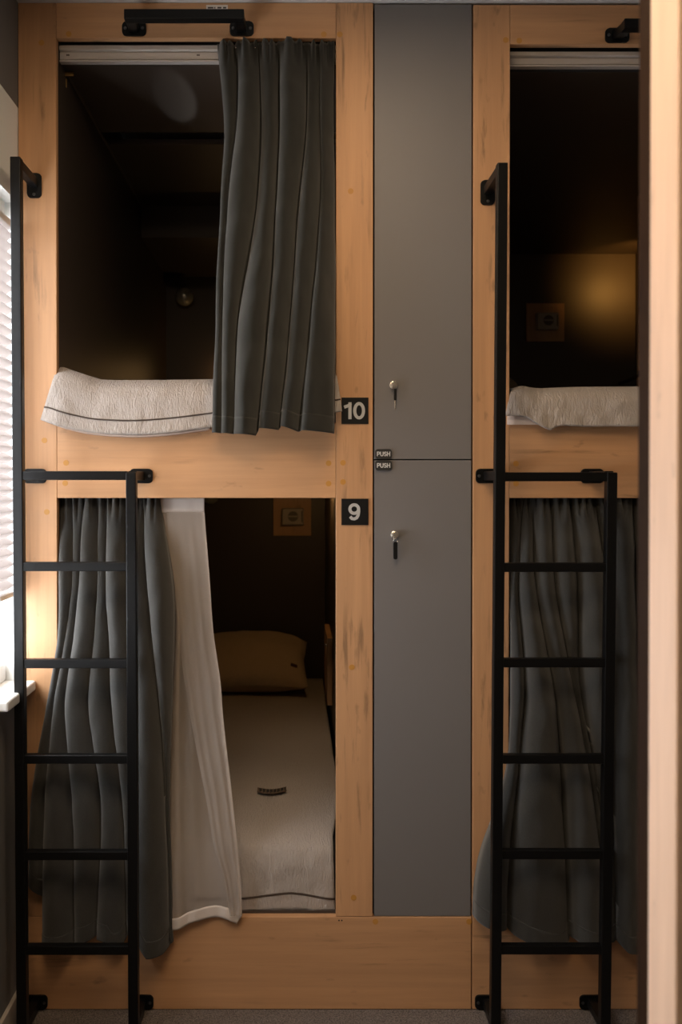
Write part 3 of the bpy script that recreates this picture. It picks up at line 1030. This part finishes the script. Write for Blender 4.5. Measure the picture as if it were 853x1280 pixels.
# ------------------------------------------------------------------ beds
def bedspread(label, name, px_top, py_top, px_bot, py_bot, ytop, yfn, zflat, xl, xr, mat_, group, nu=90, nh=18, wr=0.004, back=1.95, seed=0.0):
    """cover lying on the bed and hanging over its front edge; the four curves are functions of u"""
    rows = []
    ys = [back - (back - ytop - 0.05) * k / 30 for k in range(31)]
    for Y in ys:
        row = []
        for j in range(nu + 1):
            u = j / nu
            f = P(px_top(u), py_top(u), ytop)
            k = max(0.0, 1 - (Y - ytop) / 0.35)
            k = k * k
            x = (xl + (xr - xl) * u) * (1 - k) + f.x * k
            z = zflat * (1 - k) + (f.z + 0.004) * k
            z += wr * noise.noise(Vector((x * 9 + seed, Y * 6, 0.3))) + wr * 0.5 * noise.noise(Vector((x * 22, Y * 12, seed)))
            row.append(Vector((x, Y, z)))
        rows.append(row)
    hang = []
    for i in range(nh + 1):
        s = i / nh
        row = []
        for j in range(nu + 1):
            u = j / nu
            px = px_top(u) + (px_bot(u) - px_top(u)) * (s ** 0.85)
            py = py_top(u) + (py_bot(u) - py_top(u)) * s
            Y = yfn(s, u) + wr * 1.2 * noise.noise(Vector((px * 0.06 + seed, py * 0.05, 2.2))) * min(1, s * 3) \
                + 0.0018 * noise.noise(Vector((px * 0.30 + py * 0.08, py * 0.10, seed)))
            row.append(P(px, py, Y))
        hang.append(row)
    rows += hang
    t = thing(name, label, 'bedspread', ((xl + xr) / 2, 1.0, zflat), group)
    sheet('cover', rows, mat_, t, 0.007, 0.0)
    return t, hang

def piping(hang, t, off_fn, r=0.0022):
    """dark seam following the hanging part, off_fn(u) = share of the drop"""
    pts = []
    n_ = len(hang[0])
    m_ = len(hang) - 1
    for j in range(n_):
        s = off_fn(j / (n_ - 1)) * m_
        i = min(int(s), m_ - 1)
        p = hang[i][j].lerp(hang[i + 1][j], s - i)
        pts.append(p + Vector((0, -0.0042, 0)))
    tube('piping', pts, r, piping_m, t, 6)

# upper left bed
def yf_up(s, u):
    return interp([0, 0.12, 0.3, 1.0], [0.045, 0.0, -0.018, -0.030], s)
def L_(xs, ys):
    return lambda u: smooth_interp(xs, ys, u)
b10, h10 = bedspread('crinkled beige bed cover with a dark seam hanging over the front of berth 10', 'bedspread',
    L_([0, 1], [72, 420]),
    L_([0, 0.015, 0.05, 0.11, 0.145, 0.3, 0.6, 0.9, 1.0], [463, 460, 464, 471, 475.5, 476.5, 475, 470, 465]),
    L_([0, 0.05, 0.2, 1], [51, 73, 137, 428]),
    L_([0, 0.06, 0.14, 0.27, 0.4, 0.57, 0.8, 1.0], [525, 534, 540.5, 543.5, 541, 533, 524, 514]),
    0.045, yf_up, 1.735, xi0 + 0.03, xi1 - 0.02, quilt, 'beige bed covers', seed=2.0)
piping(h10, b10, lambda u: interp([0, 0.3, 0.57, 1], [0.74, 0.735, 0.70, 0.7], u))
low = [[Vector((p.x * 0.97 - 0.008, -0.004 - 0.012 * i, p.z - 0.004 * (1 - i) - 0.002)) for p in h10[-1][2:50]] for i in (0, 1)]
sheet('lining', low, quilt_lining, b10, 0.003)

# upper right bed
b12, h12 = bedspread('crinkled beige bed cover hanging over the front of the upper right berth', 'bedspread',
    L_([0, 0.5, 1], [640, 735, 1130]),
    L_([0, 0.04, 0.10, 0.25, 0.5, 1.0], [489, 485, 484, 487, 485, 484]),
    L_([0, 0.15, 0.5, 1], [632, 676, 738, 1130]),
    L_([0, 0.08, 0.14, 0.2, 0.28, 0.4, 0.5, 1.0], [519, 521, 531, 536, 537, 532, 533, 531]),
    0.045, yf_up, 1.72, ri0 + 0.02, ri1 - 0.02, quilt, 'beige bed covers', nu=120, seed=6.0)
under = [[P(px, py, -0.004 - 0.006 * i) for px in (634, 645, 655, 668, 682)] for i, py in enumerate((517, 524, 531))]
sheet('tucked_sheet', under, quilt_lining, b12, 0.003)

# lower left bed
def yf_low(s, u):
    return interp([0, 0.15, 0.4, 1.0], [0.10, 0.062, 0.045, 0.034], s)
ZM = 0.475
b9, h9 = bedspread('crinkled beige bed cover with a dark seam and small woven tag in berth 9', 'bedspread',
    L_([0, 1], [75, 416]), L_([0, 0.5, 1], [1046, 1042, 1046]),
    L_([0, 1], [75, 419]), L_([0, 0.66, 0.85, 0.97, 1.0], [1141, 1142, 1137, 1142, 1142]),
    0.10, yf_low, ZM, xi0 + 0.03, xi1 - 0.014, quilt, 'beige bed covers', seed=11.0)
piping(h9, b9, lambda u: interp([0, 0.66, 0.84, 1], [0.80, 0.80, 0.765, 0.80], u), 0.0026)
tag_bg = mat('brown woven tag', (0.13, 0.09, 0.06), 0.85)
tg = [[P(px, py + 3.0 * math.sin((px - 322) / 36 * math.pi) * 0.9 - (px - 322) * 0.06, 0.30) for px in [322 + 36 * k / 24 for k in range(25)]] for py in (985.5, 991)]
for r_ in tg:
    for p in r_:
        p.z = ZM + 0.010
for i, r_ in enumerate(tg):
    for k, p in enumerate(r_):
        px = 322 + 36 * k / 24
        py = (985.5, 991)[i] + 2.6 * math.sin(k / 24 * math.pi) - (px - 322) * 0.03
        dpt = (CH - (ZM + 0.012)) / ((py - 603) / F)
        p.x = (px - PXC) / F * dpt
        p.y = dpt - CD
        p.z = ZM + 0.012
tgo = sheet('woven_tag', tg, tag_bg, b9, 0.001)
for k in range(1, 24):
    if k % 3 != 1:
        a_ = tg[0][k].lerp(tg[1][k], 0.2)
        c_ = tg[0][k].lerp(tg[1][k], 0.75 + 0.2 * ((k * 7) % 3) / 3)
        bm = bmesh.new()
        add_beam(bm, a_ + Vector((0, 0, 0.002)), c_ + Vector((0, 0, 0.002)), 0.0034, 0.0015, 0)
        link('stitch', bm_mesh(bm), gap_m, tgo)
mt = thing('mattress', 'dark mattress edge under the beige bed cover of berth 9', 'mattress', ((xi0 + xi1) / 2, 1.0, LOW_DECK))
box('mattress_body', xi0 + 0.025, xi1 - 0.02, 0.075, 2.0, LOW_DECK + 0.001, ZM - 0.055, mattress_m, mt, 0.03, 4)

def pillow(label, c, w, d, h, rx, rz, group, tagpos=None, seed=0.0):
    rows = []
    n_ = 36
    def pt(u, v, side):
        fu, fv = 1 - abs(u) ** 2.6, 1 - abs(v) ** 2.6
        hgt = h / 2 * max(0, fu) ** 0.5 * max(0, fv) ** 0.5
        x = u * w / 2 * (1 - 0.07 * (1 - v * v) * abs(u) ** 3 * 0 - 0.06 * (1 - abs(v)) * abs(u) ** 4)
        y = v * d / 2 * (1 - 0.08 * (1 - abs(u)) * abs(v) ** 4) * (1 - (0.30 * abs(u) ** 3 if v > 0 else 0.10 * (1 - abs(u) ** 6) * 0))
        z = side * hgt + 0.006 * noise.noise(Vector((x * 8 + seed, y * 10, side)))
        z += 0.004 * noise.noise(Vector((x * 25, y * 20, side + seed)))
        cx, sx = math.cos(rx), math.sin(rx)
        y, z = y * cx - z * sx, y * sx + z * cx
        cz, sz = math.cos(rz), math.sin(rz)
        x, y = x * cz - y * sz, x * sz + y * cz
        return Vector((c[0] + x, c[1] + y, c[2] + z))
    t = thing('pillow', label, 'pillow', (c[0], c[1], c[2] - h / 2), group)
    bm = bmesh.new()
    for side in (1, -1):
        vs = [[bm.verts.new(pt(-1 + 2 * j / n_, -1 + 2 * i / n_, side)) for j in range(n_ + 1)] for i in range(n_ + 1)]
        for i in range(n_):
            for j in range(n_):
                bm.faces.new((vs[i][j], vs[i][j + 1], vs[i + 1][j + 1], vs[i + 1][j]))
    bmesh.ops.remove_doubles(bm, verts=bm.verts, dist=0.0005)
    link('pillow_case', bm_mesh(bm), pillow_m, t, True)
    if tagpos:
        u, v = tagpos
        a_ = pt(u, v, 1)
        e1 = (pt(u + 0.04, v, 1) - a_).normalized()
        e2 = (pt(u, v + 0.06, 1) - a_).normalized()
        nn = e1.cross(e2).normalized()
        bm = bmesh.new()
        add_beam(bm, a_ + nn * 0.001 - e1 * 0.016, a_ + nn * 0.001 + e1 * 0.016, 0.018, 0.003, 0, nn)
        link('woven_tag', bm_mesh(bm), tag_m, t)
    return t
tag_m = mat('dark red woven tag', (0.06, 0.018, 0.012), 0.8)
pillow('cream pillow with a small dark tag at the head of berth 9', (-0.225, 1.74, ZM + 0.135), 0.56, 0.42, 0.17, math.radians(24), 0, 'berth pillows', (0.78, -0.55), 1.0)
q = P(648, 478, 1.6)
pillow('cream pillow corner showing above the bed cover of the upper right berth', (ri0 + 0.245, 1.68, 1.735 + 0.135), 0.46, 0.42, 0.17, math.radians(24), 0, 'berth pillows', None, 4.0)

# ------------------------------------------------------------------ sockets and lamps in the berths
def socket_panel(label, px0, px1, py0, py1):
    Y = YE - 0.018
    a_, b_ = P(px0, py0, Y), P(px1, py1, Y)
    t = thing('socket_panel', label, 'socket', ((a_.x + b_.x) / 2, Y - 0.01, b_.z), 'wall sockets in the berths')
    box('wooden_backplate', a_.x, b_.x, Y - 0.016, Y - 0.0005, b_.z, a_.z, wood_dim, t, 0.001)
    cx, cz = (a_.x + b_.x) / 2 + 0.006, (a_.z + b_.z) / 2 + 0.004
    o = box('socket_body', cx - 0.058, cx + 0.052, Y - 0.056, Y - 0.0165, cz - 0.045, cz + 0.040, socket_m, t, 0.006, 3)
    bm = bmesh.new()
    add_cyl(bm, (cx - 0.002, Y - 0.060, cz - 0.001), (0, 1, 0), 0.036, 0.006, 28, bev=0.001)
    link('socket_ring', bm_mesh(bm), socket_m, o)
    cyl('socket_recess', (cx - 0.002, Y - 0.0605, cz - 0.001), (0, 1, 0), 0.026, 0.003, socket_dark, o, 24)
    box('socket_bar', cx - 0.026, cx + 0.022, Y - 0.062, Y - 0.0605, cz - 0.004, cz + 0.003, socket_m, o, 0.0005)
    box('switch_slot', cx + 0.040, cx + 0.046, Y - 0.0575, Y - 0.0555, cz - 0.03, cz + 0.027, socket_dark, o, 0.0005)
socket_panel('square wooden socket plate on the back wall of berth 9', 342, 389, 622, 669.5)
socket_panel('square wooden socket plate on the back wall of the upper right berth', 657.5, 704.5, 380, 427.5)

def globe(label, px, py, rpx):
    Y = YE - 0.07
    q = P(px, py, Y)
    r_ = rpx * 0.0022 * (CD + Y) / CD
    t = thing('globe_lamp', label, 'lamp', (q.x, Y, q.z), 'unlit globe lamps')
    sphere('globe', q, r_, globe_m, t, 32)
    cyl('base', (q.x, YE - 0.0185, q.z), (0, -1, 0), r_ * 0.55, 0.035, black_plastic, t, 20)
    return t
globe('small mottled metallic globe lamp on the back wall of berth 10', 230.5, 371, 11.5)
globe('globe lamp just below the middle beam in berth 9, beside the sheer curtain', 263, 619, 11.5)

# warm reading lamp on the far wall of the upper right berth
lamp = thing('reading_lamp', 'warm reading lamp lighting the back wall of the upper right berth', 'lamp', (ri1, 1.5, 2.35))
lp = Vector((1.675, 1.62, 2.49))
cyl('base', (ri1 - 0.0005, 1.62, 2.49), (-1, 0, 0), 0.03, 0.012, black_plastic, lamp, 24)
tube('arm', [Vector((ri1 - 0.010, 1.62, 2.49)), Vector((1.70, 1.62, 2.49)), Vector((1.68, 1.61, 2.49))], 0.006, black_plastic, lamp)
cyl('shade', (lp.x, 1.56, lp.z), (0, 1, 0), 0.018, 0.07, black_plastic, lamp, 20, 0.026)
sd = bpy.data.lights.new('reading_spot', 'SPOT')
sd.energy = 6.5
sd.color = (1.0, 0.47, 0.10)
sd.spot_size = math.radians(100)
sd.spot_blend = 1.0
sd.shadow_soft_size = 0.015
so = bpy.data.objects.new('reading_spot', sd)
COL.objects.link(so)
so.location = (lp.x, 1.645, lp.z)
so.rotation_euler = (math.radians(90), 0, 0)

# dim amber reading lamps of the left berths, hidden behind the curtain and the beam
em = mat('amber lamp glass', (0.8, 0.6, 0.3), 0.4)
e_ = em.node_tree.nodes['Principled BSDF']
e_.inputs['Emission Color'].default_value = (1.0, 0.56, 0.20, 1)
e_.inputs['Emission Strength'].default_value = 110
def small_lamp(label, x, z, r_):
    yb_ = YE - 0.018
    t = thing('reading_lamp', label, 'lamp', (x, yb_, z - 0.02), 'amber reading lamps')
    cyl('base', (x, yb_ - 0.0005, z), (0, -1, 0), 0.018, 0.010, black_plastic, t, 20)
    tube('arm', [Vector((x, yb_ - 0.010, z)), Vector((x, yb_ - 0.05, z))], 0.005, black_plastic, t)
    sphere('bulb', (x, yb_ - 0.062, z), r_, em, t, 16)
small_lamp('small amber reading lamp on the back wall of berth 10, behind the curtain', -0.33, 1.99, 0.010)
t9 = thing('reading_lamp', 'small amber reading lamp high on the side wall of berth 9, behind the middle beam', 'lamp', (xi1, 1.15, 1.44), 'amber reading lamps')
cyl('base', (xi1 - 0.0005, 1.15, 1.458), (-1, 0, 0), 0.018, 0.010, black_plastic, t9, 20)
tube('arm', [Vector((xi1 - 0.010, 1.15, 1.458)), Vector((xi1 - 0.045, 1.15, 1.458))], 0.005, black_plastic, t9)
sphere('bulb', (xi1 - 0.06, 1.15, 1.458), 0.021, em, t9, 16)
# spot added without a fixture, throws the pale oval on the upper berth ceiling
cs = bpy.data.lights.new('added_oval_spot', 'SPOT')
cs.energy = 2.6
cs.color = (1.0, 0.9, 0.8)
cs.spot_size = math.radians(4.8)
cs.spot_blend = 0.5
cs.shadow_soft_size = 0.004
co = bpy.data.objects.new('added_oval_spot', cs)
COL.objects.link(co)
co.location = (-0.35, YE - 0.14, 2.03)
tgt = Vector((-0.372, 0.30, ZPC))
co.rotation_euler = (tgt - co.location).to_track_quat('-Z', 'Y').to_euler()
